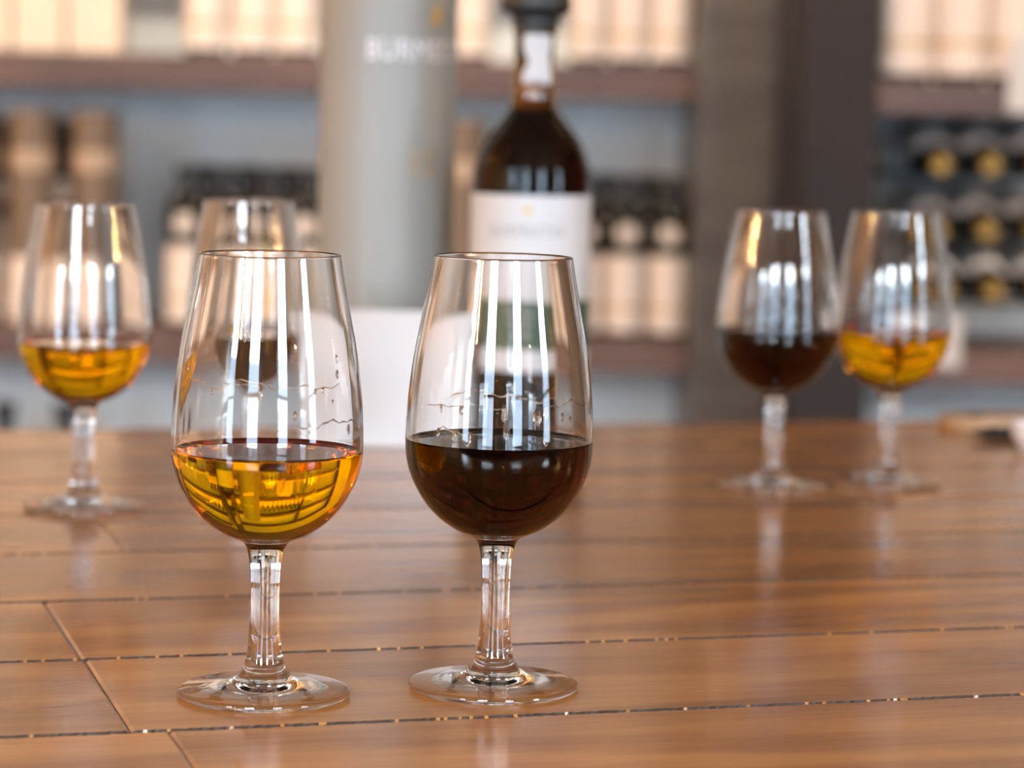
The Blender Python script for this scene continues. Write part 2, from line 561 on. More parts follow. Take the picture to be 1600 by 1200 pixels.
RYF = 3.90                                   # front of the right unit
unit2 = empty('wine_shelf', (0, RYF, 0))
tag(unit2, 'walnut shelf unit at the right holding the tilted bottles', 'shelf')
VX0, VX1 = at(1366, 300, RYF).x, 2.6
QX0 = at(1250, 300, RYF).x
SH2 = [0.14, 0.655, 1.043, 1.56, 2.04, 2.52]
for z in SH2:
    link('shelf_board', box_mesh('shelf_board', (VX0, 0, z - 0.045), (VX1, 0.36, z), 0.003), M['shelf'], unit2)
link('back_panel', box_mesh('back_panel', (VX0, 0.365, 0.0), (VX1, 0.385, 2.52)), M['wall'], unit2)
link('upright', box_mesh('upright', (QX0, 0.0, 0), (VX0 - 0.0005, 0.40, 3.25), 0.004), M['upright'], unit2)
link('upright', box_mesh('upright', (VX1, 0.0, 0), (VX1 + 0.04, 0.40, 2.52), 0.004), M['pillar'], unit2)

# ------------------------------------------------------------------ shelf bottles
def make_shelf_bottle():
    root = empty('wine_bottle')
    prof = [(0, 0.003), (0.022, 0.001)] + spline([(0.033, 0.0), (0.0368, 0.004), (0.0372, 0.012), (0.0374, 0.10), (0.0374, 0.208), (0.0366, 0.221),
             (0.0315, 0.235), (0.0225, 0.246), (0.0165, 0.255), (0.0150, 0.264), (0.0150, 0.272)], 3) + [(0, 0.272)]
    link('body', lathe_mesh('body', prof, 24), M['dark_bottle'], root)
    cap = [(0.0, 0.262), (0.0163, 0.262), (0.0168, 0.280), (0.0215, 0.282), (0.0225, 0.286), (0.0225, 0.297), (0.0210, 0.300), (0, 0.3005)]
    link('stopper', lathe_mesh('stopper', cap, 20), M['black_plastic'], root)
    lb = link('label', patch_mesh('label', 0.0382, 0.012, 0.152, -1.45, 1.45, 20, 1, 0.0005), M['label_cream'], root)
    link('gold_line', patch_mesh('gold_line', 0.0385, 0.050, 0.058, -1.35, 1.35, 16, 1, 0.0002), M['gold_print'], lb)
    # round seal on the shoulder
    bm = bmesh.new()
    n = 20
    vs_ = []
    for k in range(n):
        a = 2 * PI * k / n
        x, z = 0.019 * math.cos(a), 0.193 + 0.018 * math.sin(a)
        rr = 0.0380
        vs_.append(bm.verts.new((x, -math.sqrt(rr * rr - x * x), z)))
    cv = bm.verts.new((0, -0.0380, 0.193))
    for k in range(n): bm.faces.new((cv, vs_[k], vs_[(k + 1) % n]))
    r_ = bmesh.ops.extrude_face_region(bm, geom=list(bm.faces))
    for v in r_['geom']:
        if isinstance(v, bmesh.types.BMVert): v.co.y -= 0.0006
    bmesh.ops.recalc_face_normals(bm, faces=bm.faces)
    link('seal', bm_mesh(bm, 'seal'), M['label_cream'], root)
    return root
proto = make_shelf_bottle()
proto_used = [False]
def shelf_bottle(x, y, z, label, group, rz=0.0, s=0.9, sz=0.95):
    o = proto if not proto_used[0] else copy_tree(proto)
    proto_used[0] = True
    o.location = (x, y, z + 0.0006)
    o.rotation_euler = (0, 0, rz)
    o.scale = (s, s, sz or s)
    tag(o, label, 'bottle', group)
    return o
BY = SY + 0.052
def shelf_x(px, Y=BY, py=300): return at(px, py, Y).x
# lower shelf, left of the grey tube
lowL = ['front shelf bottle of dark glass at the left end of the lower left row',
        'front shelf bottle, second from the left in the lower left row',
        'front shelf bottle, third from the left in the lower left row',
        'front shelf bottle on the lower shelf against the left edge of the grey tube']
for px, lb in zip((290, 354, 416, 478), lowL):
    shelf_bottle(shelf_x(px, py=440), BY, SH[1], lb, 'dark bottles on the lower shelf')
for px, lb in zip((322, 386, 448, 510), ('second row dark bottle seen between the first and second lower left bottles',
        'second row dark bottle seen between the second and third lower left bottles',
        'second row dark bottle seen between the third and last lower left bottles',
        'second row dark bottle almost wholly hidden behind the grey tube')):
    shelf_bottle(shelf_x(px, BY + 0.09, 440), BY + 0.09, SH[1], lb, 'second row on the lower left shelf')
lowR = ['front shelf bottle on the lower shelf touching the right edge of the port bottle',
        'front shelf bottle midway between the port bottle and the pillar on the lower shelf',
        'front shelf bottle on the lower shelf next to the pillar']
for px, lb in zip((912, 977, 1043), lowR):
    shelf_bottle(shelf_x(px, py=440), BY, SH[1], lb, 'dark bottles on the lower shelf')
for px, lb in zip((944, 1010), ('second row dark bottle in the gap nearer the port bottle',
        'second row dark bottle in the gap nearer the pillar')):
    shelf_bottle(shelf_x(px, BY + 0.09, 440), BY + 0.09, SH[1], lb, 'second row on the lower right shelf')
# upper shelf
upL = ['cream labelled bottle at the left end of the upper row, beside bare wall',
       'cream labelled bottle in the middle of the upper row left of the grey tube',
       'cream labelled bottle on the upper shelf against the left edge of the grey tube']
for px, lb in zip((322, 396, 466), upL):
    shelf_bottle(shelf_x(px, py=40), BY, SH[2], lb, 'cream labelled bottles on the upper shelf', s=0.99, sz=0.99)
upR = ['cream labelled bottle on the upper shelf between grey tube and black stopper',
       'cream labelled bottle on the upper shelf just right of the black stopper',
       'cream labelled bottle on the upper shelf, second from the pillar',
       'cream labelled bottle on the upper shelf beside the pillar']
for px, lb in zip((738, 920, 984, 1048), upR):
    shelf_bottle(shelf_x(px, py=40), BY, SH[2], lb, 'cream labelled bottles on the upper shelf')
# right unit, upper shelf
RB = RYF + 0.055
for px, lb in zip((1415, 1500, 1585), ['cream labelled bottle at the left end of the upper right shelf',
                                        'cream labelled bottle in the middle of the upper right shelf',
                                        'cream labelled bottle at the right picture edge on the upper shelf']):
    shelf_bottle(at(px, 60, RB).x, RB, SH2[2], lb, 'cream labelled bottles on the upper right shelf', s=1.02, sz=1.06)
# bottom shelf: only the stoppers rise above the table edge
for px, lb in zip((8, 102), ['dark bottle on the bottom shelf at the left picture edge, only its top showing',
                             'dark bottle on the bottom shelf behind the leftmost glass, only its top showing']):
    shelf_bottle(at(px, 650, BY).x, BY, SH[0] + 0.0, lb, 'dark bottles on the bottom shelf', s=1.0, sz=1.18)

# ------------------------------------------------------------------ cream boxes, upper left
def carton(name, w, dpt, h, mat, seam=True):
    root = empty(name)
    link('body', box_mesh('body', (-w / 2, -dpt / 2, 0), (w / 2, dpt / 2, h), 0.002), mat, root)
    link('lid', box_mesh('lid', (-w / 2 - 0.0012, -dpt / 2 - 0.0012, h - 0.045), (w / 2 + 0.0012, dpt / 2 + 0.0012, h + 0.002), 0.002), mat, root)
    return root
for px0, px1, lb in ((-72, 14, 'cream carton at the left picture edge of the upper shelf'),
                     (18, 100, 'cream carton on the upper left shelf, middle of the three'),
                     (104, 190, 'cream carton on the upper left shelf nearest the bare wall')):
    x0, x1 = at(px0, 50, SY + 0.02).x, at(px1, 50, SY + 0.02).x
    b = carton('bottle_carton', x1 - x0 - 0.003, 0.09, 0.32, M['box_cream'])
    b.location = ((x0 + x1) / 2, SY + 0.065, SH[2] + 0.0006)
    tag(b, lb, 'box', 'cream cartons on the upper shelf')

# ------------------------------------------------------------------ tan gift tubes on the lower shelf
def gift_tube_shelf():
    root = empty('gift_tube')
    r, h = 0.040, 0.375
    link('body', lathe_mesh('body', [(0, 0), (r - 0.001, 0), (r, 0.001), (r, h - 0.03), (r - 0.001, h - 0.029), (0, h - 0.029)], 32), M['tan_tube'], root)
    link('lid', lathe_mesh('lid', [(r - 0.002, h - 0.032), (r + 0.0012, h - 0.032), (r + 0.0012, h - 0.002), (r - 0.001, h), (0, h)], 32), M['tan_tube'], root)
    link('pale_band', lathe_mesh('pale_band', [(r - 0.0004, h - 0.105), (r + 0.0005, h - 0.104), (r + 0.0005, h - 0.070), (r - 0.0004, h - 0.069)], 32), M['tan_band'], root)
    link('lower_label', patch_mesh('lower_label', r + 0.0006, 0.004, 0.118, -1.5, 1.5, 20, 1, 0.0006), M['label_cream'], root)
    return root
gt = gift_tube_shelf()
GY = SY + 0.055
for k, (px, lb) in enumerate(((-40, 'tan gift tube on the lower shelf cut by the left picture edge'),
                              (50, 'tan gift tube on the lower shelf behind the left part of the leftmost glass'),
                              (148, 'tan gift tube on the lower shelf behind the right part of the leftmost glass'),
                              (722, 'tan gift tube on the shelf between the grey tube and the port bottle'))):
    o = gt if k == 0 else copy_tree(gt)
    o.location = (at(px, 350, GY).x, GY, SH[1] + 0.0006)
    tag(o, lb, 'tube', 'tan gift tubes on the lower shelf')
for px, lb in ((5, 'added dark bottle filling the shaded gap between tan gift tubes at the left picture edge'), (99, 'added dark bottle filling the shaded gap between two tan gift tubes')):  # bottles added to stand in for the shadow between the tubes
    shelf_bottle(at(px, 350, GY + 0.10).x, GY + 0.10, SH[1], lb, 'dark bottles added for the shade behind the tan tubes', s=1.0, sz=1.2)

# ------------------------------------------------------------------ tilted bottles in the right unit
rack = empty('bottle_rack', (0, RYF, 0))
tag(rack, 'dark steel rack of rods holding the tilted bottles', 'rack')
TILT = math.radians(7)
def make_lying():
    root = empty('tilted_bottle')
    prof = [(0, 0.006), (0.022, 0.002)] + spline([(0.033, 0.0), (0.0368, 0.004), (0.0374, 0.012), (0.0376, 0.10), (0.0376, 0.190), (0.0350, 0.212), (0.0240, 0.236), (0.0160, 0.252), (0.0148, 0.275), (0.0146, 0.296)], 3) + [(0, 0.296)]
    link('body', lathe_mesh('body', prof, 24), M['dark_bottle'], root)
    link('capsule', lathe_mesh('capsule', [(0.0150, 0.252), (0.0163, 0.254), (0.0160, 0.298), (0.0150, 0.3005), (0, 0.3010)], 20), M['gold_cap'], root)
    link('label', patch_mesh('label', 0.0383, 0.090, 0.192, -1.5, 1.5, 20, 1, 0.0005), M['label_white'], root)
    verts, faces = [], []
    rows_ = [(0.0384, 0.194), (0.0376, 0.202), (0.0360, 0.210), (0.0330, 0.219), (0.0288, 0.228)]
    for off in (0.0, -0.0005):
        for r, z in rows_:
            for i in range(13):
                a = -1.15 + 2.3 * i / 12
                verts.append(((r + off) * math.sin(a), -(r + off) * math.cos(a), z))
    for j in range(4):
        for i in range(12):
            q = (j * 13 + i, j * 13 + i + 1, j * 13 + 14 + i, j * 13 + 13 + i)
            faces.append(q); faces.append(tuple(65 + k for k in reversed(q)))
    me = bpy.data.meshes.new('shoulder_label')
    me.from_pydata(verts, [], faces); me.update()
    for p in me.polygons: p.use_smooth = True
    link('shoulder_label', me, M['white_ink'], root)
    return root
ly = make_lying()
first = True
rows = [(258, (1472, 1550, 1628)), (361, (1466, 1544, 1622)), (456, (1477, 1554, 1631))]
names = ('top', 'middle', 'bottom')
ordn = ('first', 'second', 'third', 'fourth')
for ri, (py, pxs) in enumerate(rows):
    for ci, px in enumerate(pxs):
        o = ly if first else copy_tree(ly)
        first = False
        cap = at(px, py, RYF + 0.03)
        ax = Vector((0.0, -math.cos(TILT), -math.sin(TILT)))       # base -> neck
        # local z -> ax, local -y -> up side so that the label shows
        zl = ax; yl = Vector((0, math.sin(TILT), -math.cos(TILT))); xl = yl.cross(zl)
        mt = Matrix((xl, yl, zl)).transposed().to_4x4()
        o.matrix_world = Matrix.Translation(cap - ax * 0.271) @ mt @ Matrix.Diagonal((0.90, 0.90, 0.9, 1.0))
        tag(o, 'dark bottle with gold capsule, %s from the pillar in the %s row of the rack' % (ordn[ci], names[ri]), 'bottle', 'tilted bottles in the rack')
    # two rods carry each row
    for s_, nm in ((0.06, 'rod'), (0.235, 'rod')):
        cap = at(1500, py, RYF + 0.03)
        ax = Vector((0.0, -math.cos(TILT), -math.sin(TILT)))
        rr = 0.0350 if s_ < 0.2 else 0.0152
        p = cap - ax * 0.271 + ax * s_ - Vector((0, math.sin(TILT) * -1, math.cos(TILT))) * 0 + Vector((0, math.sin(TILT), -math.cos(TILT))) * (rr + 0.0045)
        link('rod', tube_mesh('rod', [(VX0 + 0.006, p.y - RYF, p.z), (VX0 + 0.40, p.y - RYF, p.z)], 0.004), M['metal'], rack)
for x in (VX0 + 0.002, VX0 + 0.40):
    for y in (0.045, 0.235):
        link('post', box_mesh('post', (x, y, SH2[1] + 0.0006), (x + 0.004, y + 0.008, SH2[2] - 0.05), 0.0008, 1), M['metal'], rack)

# shelf cards of the right unit
def shelf_card(px0, py0, px1, py1, Y, label, lean=0.12):
    p0, p1 = at(px0, py1, Y), at(px1, py0, Y)
    w, h = p1.x - p0.x, p1.z - p0.z
    root = empty('shelf_card', (p0.x + w / 2, Y, p0.z))
    o = link('face', box_mesh('face', (-w / 2, -0.0006, 0), (w / 2, 0.0006, h), 0.0004, 1), M['card'], root)
    link('clip', box_mesh('clip', (-0.012, -0.0035, h * 0.55), (0.012, 0.0035, h * 0.55 + 0.006), 0.0006, 1), M['metal'], root)
    tag(root, label, 'card')
    return root
shelf_card(1388, 490, 1503, 572, RYF - 0.0045, 'white card on the lower right shelf edge behind the rightmost glass')
shelf_card(1573, 60, 1690, 176, RYF - 0.0045, 'white card hanging over the upper right shelf edge at picture border')

# ------------------------------------------------------------------ port bottle, tube and tent card on the table
def place(o, px, py):
    p = ground(px, py)
    o.location = (p.x, p.y, TABLE_Z)
    return o
pb = empty('port_bottle')
tag(pb, 'brown port bottle with white and green label and black stopper', 'bottle')
place(pb, 821, 694)
pb.scale = (0.965, 0.965, 1.0)
pb.location.z += 0.0003
outer = [(0.0, 0.010), (0.016, 0.006)] + spline([(0.030, 0.0008), (0.0350, 0.0012), (0.0374, 0.005), (0.0376, 0.014), (0.0376, 0.080), (0.0376, 0.160), (0.0364, 0.172), (0.0310, 0.186), (0.0225, 0.197), (0.0158, 0.206), (0.0137, 0.216), (0.0130, 0.232), (0.0128, 0.250), (0.0138, 0.2505), (0.0140, 0.2545)], 4)
inner = spline([(0.0095, 0.2545), (0.0095, 0.232), (0.0104, 0.216), (0.0128, 0.206)], 4)
link('glass_body', lathe_mesh('glass_body', outer + inner, 64), M['bottle_glass'], pb)
# wine inside the bottle, reaching the foot of the neck
wprof = [(0, 0.018)] + spline([(0.0240, 0.013), (0.0320, 0.012), (0.0346, 0.018), (0.0348, 0.080), (0.0348, 0.158), (0.0338, 0.170), (0.0280, 0.184), (0.0195, 0.196), (0.01279, 0.206)], 4)
wme = lathe_mesh('wine', wprof + [(0.0, 0.2055)], 64)
for q, p in enumerate(wme.polygons):
    if q // 64 >= len(wprof) - 1: p.material_index = 1
wme.set_sharp_from_angle(angle=math.radians(35))
wn_ = link('wine', wme, [M['bottle_wine_wet'], M['bottle_wine']])
wn_.location = pb.location
wn_.scale = pb.scale
tag(wn_, 'tawny port wine filling the brown bottle up to its neck', 'wine')
pbl = pb
lw = link('front_label', patch_mesh('front_label', 0.0384, 0.048, 0.1545, -1.50, 1.50, 40, 1, 0.0006), M['label_white'], pb)
lw['label'] = 'white front label with grey lettering'
gb = link('green_band', patch_mesh('green_band', 0.0387, 0.061, 0.091, -1.50, 1.50, 40, 1, 0.0003), M['green_print'], lw)
link('lettering', wrap_text(text_mesh('lettering', 'BURMESTER', 0.0085, 1.16), 0.0387, 0.1325, -0.06), M['ink'], lw)
# small gold emblem above the name
bm = bmesh.new()
for (x, z, r) in ((0, 0.1462, 0.0018), (-0.0022, 0.1445, 0.0011), (0.0022, 0.1445, 0.0011)):
    vs_ = [bm.verts.new((x + r * math.cos(a) , z + r * math.sin(a) * 1.3, 0)) for a in [2 * PI * k / 12 for k in range(12)]]
    bm.faces.new(vs_)
for v in bm.verts:
    a = v.co.x / 0.0387 - 0.06
    z = v.co.y
    v.co = Vector((0.0387 * math.sin(a), -0.0387 * math.cos(a), z))
link('emblem', bm_mesh(bm, 'emblem'), M['gold_print'], lw)
for k, zz in enumerate((0.083, 0.077, 0.070)):
    link('lettering_bar', patch_mesh('lettering_bar', 0.0389, zz, zz + 0.0018, -0.35 + 0.05 * k, 0.35 - 0.05 * k, 10, 1, 0.0001), M['ink'], gb)
# guarantee seal over the neck, with its wavy torn edge
bm = bmesh.new()
zs = [0.2215 + (0.251 - 0.2215) * k / 14 for k in range(15)]
cols = []
for k, z in enumerate(zs):
    t = k / 14
    xl_ = -0.0075 + 0.0035 * math.exp(-((t - 0.45) / 0.16) ** 2)
    xr_ = 0.0105 - 0.0010 * math.exp(-((t - 0.55) / 0.25) ** 2)
    rr = 0.0145
    ring = []
    for i in range(9):
        x = xl_ + (xr_ - xl_) * i / 8
        ring.append(bm.verts.new((x, -math.sqrt(max(rr * rr - x * x, 1e-9)), z)))
    cols.append(ring)
for A, B in zip(cols[:-1], cols[1:]):
    for i in range(8): bm.faces.new((A[i], A[i + 1], B[i + 1], B[i]))
link('neck_seal', bm_mesh(bm, 'neck_seal', True), M['label_white'], pb)
link('seal_print', patch_mesh('seal_print', 0.0147, 0.2215, 0.2235, -0.30, 0.42, 8, 1, 0.0001), M['ink'], pb)
st = spline([(0.0, 0.236), (0.0090, 0.236), (0.0094, 0.2548), (0.0142, 0.2552), (0.0150, 0.262), (0.0215, 0.2655), (0.0222, 0.272), (0.0205, 0.2765), (0.0150, 0.279), (0.0140, 0.290), (0.0135, 0.306), (0.0120, 0.309), (0.0, 0.3095)], 3)
sp = link('stopper', lathe_mesh('stopper', st, 40), M['black_plastic'], pb)
sp['label'] = 'black winged stopper'

gtb = empty('bottle_tube')
tag(gtb, 'tall grey cylindrical bottle tube with white lettering beside the port bottle', 'tube')
_p = at(598, 600, 1.725)
gtb.location = (_p.x, 1.725, TABLE_Z + 0.0003)
TR = 0.0435
link('body', lathe_mesh('body', [(0, 0.0), (TR - 0.0015, 0.0), (TR, 0.0015), (TR, 0.285), (TR - 0.0008, 0.2856), (TR - 0.0008, 0.2864), (0, 0.2864)], 72), M['tube_grey'], gtb)
link('lid', lathe_mesh('lid', [(TR - 0.002, 0.2866), (TR, 0.2868), (TR, 0.328), (TR - 0.0015, 0.330), (0, 0.330)], 72), M['tube_grey'], gtb)
link('base_ring', lathe_mesh('base_ring', [(TR - 0.001, 0.0005), (TR + 0.0008, 0.0006), (TR + 0.0008, 0.006), (TR - 0.001, 0.0062)], 72), M['metal'], gtb)
RT = TR + 0.0004
link('lettering', wrap_text(text_mesh('lettering', 'BURMESTER', 0.0185, 1.10), RT, 0.2405, 0.68, 0.80), M['white_ink'], gtb)
link('age_lettering', wrap_text(text_mesh('age_lettering', '10', 0.026, 1.0), RT, 0.170, 0.58, 0.85), M['gold_print'], gtb)
bm = bmesh.new()
for (x, z, r) in ((0, 0.264, 0.0042), (-0.003, 0.2585, 0.0022), (0.003, 0.2585, 0.0022)):
    vs_ = [bm.verts.new((x + r * math.cos(a), z + r * math.sin(a) * 1.3, 0)) for a in [2 * PI * k / 14 for k in range(14)]]
    bm.faces.new(vs_)
for v in bm.verts:
    a = v.co.x / RT + 0.78
    z = v.co.y
    v.co = Vector((RT * math.sin(a), -RT * math.cos(a), z))
link('emblem', bm_mesh(bm, 'emblem'), M['gold_print'], gtb)

# white tent card
tc = empty('tent_card')
tag(tc, 'blank white folded tent card standing in front of the grey tube', 'card')
a_, b_ = ground(484, 697), ground(716, 697)
tc.location = ((a_.x + b_.x) / 2, 1.632, TABLE_Z + 0.0003)
hw = (b_.x - a_.x) / 2
def leaf(y0, y1, h, t=0.0006):
    bm = bmesh.new()
    pts = [(y0 - t, 0), (y0 + t, 0), (y1 + t, h), (y1 - t, h)]
    A = [bm.verts.new((-hw, y, z)) for y, z in pts]
    B = [bm.verts.new((hw, y, z)) for y, z in pts]
    bm.faces.new(A); bm.faces.new(list(reversed(B)))
    for i in range(4):
        j = (i + 1) % 4
        bm.faces.new((A[i], B[i], B[j], A[j]))
    bmesh.ops.recalc_face_normals(bm, faces=bm.faces)
    return bm_mesh(bm, 'leaf')
link('front_leaf', leaf(-0.010, 0.003, 0.082), M['card'], tc)
link('rear_leaf', leaf(0.018, 0.0045, 0.082), M['card'], tc)

# ------------------------------------------------------------------ wine glasses
mm = 0.001
OUT = [(29.2, 0.0), (30.0, 0.7), (30.05, 1.5), (29.2, 2.2), (24.0, 2.9), (18.0, 3.8), (12.5, 5.0), (9.4, 6.8), (7.6, 9.4), (6.5, 12.5), (5.75, 17.0), (5.25, 24.0), (5.05, 32.0), (5.15, 40.0), (5.6, 45.5), (6.5, 50.0),
       (8.2, 52.6), (11.5, 54.2), (15.6, 56.0), (21.5, 60.2), (26.0, 65.2), (30.0, 72.0), (32.2, 78.5), (33.0, 85.0), (32.75, 95.5), (31.8, 106.5), (30.3, 118.0), (28.2, 129.0), (26.2, 139.5), (24.35, 149.6)]
INN = [(23.25, 149.7), (25.1, 139.5), (27.1, 129.0), (29.2, 118.0), (30.7, 106.5), (31.65, 95.5), (31.9, 85.0), (31.0, 78.5), (28.7, 72.4), (24.6, 66.2), (20.0, 61.9), (14.0, 58.2), (8.0, 56.3), (3.0, 55.8), (0.0, 55.7)]
def dense(pts, n):
    return [(r * mm, z * mm) for r, z in spline(pts, n)]
def glass_profile():
    o = dense(OUT, 6)
    i = dense(INN, 6)
    rc, zc, rr = 23.80 * mm, 149.65 * mm, 0.55 * mm
    lip = [(rc + rr * math.cos(a), zc + rr * math.sin(a) * 1.1) for a in [PI * k / 8 for k in range(1, 8)]]
    bottom = []
    return bottom + o + lip + i, len(bottom), len(o)
GP, NB, NO = glass_profile()
def ring_of(z):                             # ring index on the outer side at height z
    for k in range(NB, NB + NO):
        if GP[k][1] >= z * mm: return k
def normals_of(prof):
    out = []
    for k in range(len(prof)):
        a = Vector(prof[max(k - 1, 0)]); b = Vector(prof[min(k + 1, len(prof) - 1)])
        t = (b - a)
        n = Vector((t.y, -t.x))
        n = n.normalized() if n.length > 0 else Vector((0, 1))
        if prof[k][0] < 1e-7: n = Vector((0, -1)) if k == 0 else Vector((0, 1))
        out.append(n)
    return out
GN = normals_of(GP)
def glass_part(name, k0, k1, seg=96, wet=None):
    """one stretch of the continuous glass surface; normals shared across the cuts."""
    verts, faces, nrm, rings = [], [], [], []
    ks = list(range(k0, k1 + 1))
    pts = [(GP[k], GN[k]) for k in ks]
    if wet is not None:                     # the inner wall ends where the wine takes over
        cut = []
        for k in ks:
            if k > NB + NO + 7 and GP[k][1] < wet: break
            cut.append((GP[k], GN[k]))
        pts = cut + [((inner_r(wet), wet), cut[-1][1])]
    for (r, z), n in pts:
        if r < 1e-7:
            rings.append([len(verts)]); verts.append((0, 0, z)); nrm.append((0, 0, n.y))
        else:
            s = len(verts); rings.append(list(range(s, s + seg)))
            for i in range(seg):
                a = 2 * PI * i / seg
                verts.append((r * math.cos(a), r * math.sin(a), z))
                nrm.append((n.x * math.cos(a), n.x * math.sin(a), n.y))
    for A, B in zip(rings[:-1], rings[1:]):
        for i in range(seg):
            j = (i + 1) % seg
            if len(A) == 1: faces.append((A[0], B[j], B[i]))
            elif len(B) == 1: faces.append((A[i], A[j], B[0]))
            else: faces.append((A[i], A[j], B[j], B[i]))
    me = bpy.data.meshes.new(name)
    me.from_pydata(verts, [], faces)
    me.update()
    for p in me.polygons: p.use_smooth = True
    me.normals_split_custom_set_from_vertices(nrm)
    return me
K1, K2 = ring_of(5.2), ring_of(50.0)
ME_FOOT = glass_part('foot', 0, K1)
_hol = [(0.0, 1.9), (5.0, 1.85), (10.0, 1.55), (15.0, 1.0), (19.0, 0.45), (21.5, 0.1), (22.0, 0.0)]
ME_HOLLOW = lathe_mesh('punt', [(r * mm, z * mm) for r, z in _hol][::-1], 96)
ME_HOLLOW.flip_normals()
ME_STEM = glass_part('stem', K1, K2)
def inner_r(z):
    pts = [p for p in GP[NB + NO + 7:]][::-1]
    for (r0, z0), (r1, z1) in zip(pts[:-1], pts[1:]):
        if z0 <= z <= z1: return r0 + (r1 - r0) * (z - z0) / max(z1 - z0, 1e-9)
    return pts[-1][0]
MENISCUS = 0.0011
def wine_mesh(name, level):
    """liquid body wetting the glass, with a small meniscus at the wall."""
    ins = [p for p in GP[NB + NO + 7:]][::-1]
    top = level + MENISCUS
    prof = [p for p in ins if p[1] < top - 1e-6]
    r = inner_r(top)
    prof.append((r - 0.000002, top))
    side = len(prof) - 1
    for k in range(1, 8):
        t = k / 7
        prof.append((r - 0.0030 * t, level + MENISCUS * (1 - t) ** 2.2))
    prof += [(r * 0.6, level), (r * 0.25, level), (0.0, level)]
    me = lathe_mesh(name, prof, 96)
    for q, p in enumerate(me.polygons):
        if q // 96 >= side: p.material_index = 1
    # keep the sharp change of slope at the contact line
    me.set_sharp_from_angle(angle=math.radians(35))
    return me
def wine_glass(px, py, level, label):
    g = empty('wine_glass')
    p = ground(px, py)
    g.location = (p.x, p.y, TABLE_Z + 0.0003)
    g.scale = (1, 1, 1.02)
    link('foot', ME_FOOT, M['glass'], g)
    link('punt', ME_HOLLOW, M['glass'], g)
    link('stem', ME_STEM, M['glass'], g)
    link('bowl', glass_part('bowl', K2, len(GP) - 1, wet=level * mm + MENISCUS), M['glass'], g)
    tag(g, label, 'glass', 'wine tasting glasses on the table')
    g['level'] = level
    return g
def wine(g, mat, label):
    o = link('wine', wine_mesh('wine', g['level'] * mm), [M[mat + '_wet'], M[mat]])
    o.location = g.location
    o.scale = g.scale
    del g['level']
    tag(o, label, 'wine', 'wine poured in the tasting glasses')
    return o
def tears(g, level, spec, drops, seed, mat):
    """film edge and drops left on the inner wall by swirling."""
    rnd = random.Random(seed)
    bm = bmesh.new()
    def wall(a, z, lift):
        r = inner_r(z) - lift
        return Vector((r * math.sin(a), -r * math.cos(a), z))
    for (a0, a1, z0, amp, wid) in spec:
        n = max(8, int(abs(a1 - a0) * 26))
        ph = [rnd.uniform(0, 6.28) for _ in range(4)]
        prev = None
        for k in range(n + 1):
            t = k / n
            a = a0 + (a1 - a0) * t
            z = z0 + amp * (math.sin(7 * t + ph[0]) + 0.6 * math.sin(17 * t + ph[1]) + 0.35 * math.sin(41 * t + ph[2]))
            w = 0.65 * wid * (0.35 + 0.5 * math.sin(23 * t + ph[3]) ** 2) * (min(1, 6 * t, 6 * (1 - t)) + 0.15)
            ring = []
            for q in range(7):
                s = q / 6 * 2 - 1
                ring.append(bm.verts.new(wall(a, z + s * w, (1 - s * s) * w * 0.8 - 0.00006)))
            if prev:
                for q in range(6): bm.faces.new((prev[q], ring[q], ring[q + 1], prev[q + 1]))
            prev = ring
    for (a, z, w, h) in drops:
        n = 12
        c_ = bm.verts.new(wall(a, z - h * 0.15, w * 0.75))
        mid, rim_ = [], []
        for k in range(n):
            th = 2 * PI * k / n
            da, dz = math.cos(th) * w, math.sin(th) * h * (1.0 if math.sin(th) < 0 else 1.35)
            rr = inner_r(z)
            mid.append(bm.verts.new(wall(a + 0.62 * da / rr, z + 0.62 * dz, w * 0.5)))
            rim_.append(bm.verts.new(wall(a + da / rr, z + dz, -0.00006)))
        for k in range(n):
            j = (k + 1) % n
            bm.faces.new((c_, mid[k], mid[j]))
            bm.faces.new((mid[k], rim_[k], rim_[j], mid[j]))
    bmesh.ops.recalc_face_normals(bm, faces=bm.faces)
    o = link('wine_tears', bm_mesh(bm, 'wine_tears', True), mat, g)
    o['kind'] = 'stuff'
    return o

M['film'] = glass('thin_wine_film', 1.34, col=(0.97, 0.90, 0.84))
g1 = wine_glass(412, 1086, 83.2, 'front left glass of golden wine, nearest of the three golden ones')
wine(g1, 'amber', 'clear golden wine in the sharp front left glass')
g2 = wine_glass(771, 1075, 86.0, 'front right glass of dark red wine, largest of the dark ones')
wine(g2, 'ruby', 'dark red wine in the sharp front right glass')
g3 = wine_glass(130, 795, 81.8, 'blurred glass of golden wine at the left picture edge')
wine(g3, 'amber', 'golden wine in the blurred glass at the left edge')
g4 = wine_glass(383, 757, 79.5, 'blurred glass of dark red wine behind the front left glass')
wine(g4, 'ruby', 'dark red wine in the glass behind the front left one')
g5 = wine_glass(1206, 763, 85.6, 'blurred glass of dark red wine in the right pair, before the pillar')
wine(g5, 'ruby', 'dark red wine in the left glass of the right pair')
g6 = wine_glass(1385, 757, 84.0, 'blurred glass of golden wine at the far right of the table')
wine(g6, 'amber', 'golden wine in the rightmost glass of the right pair')
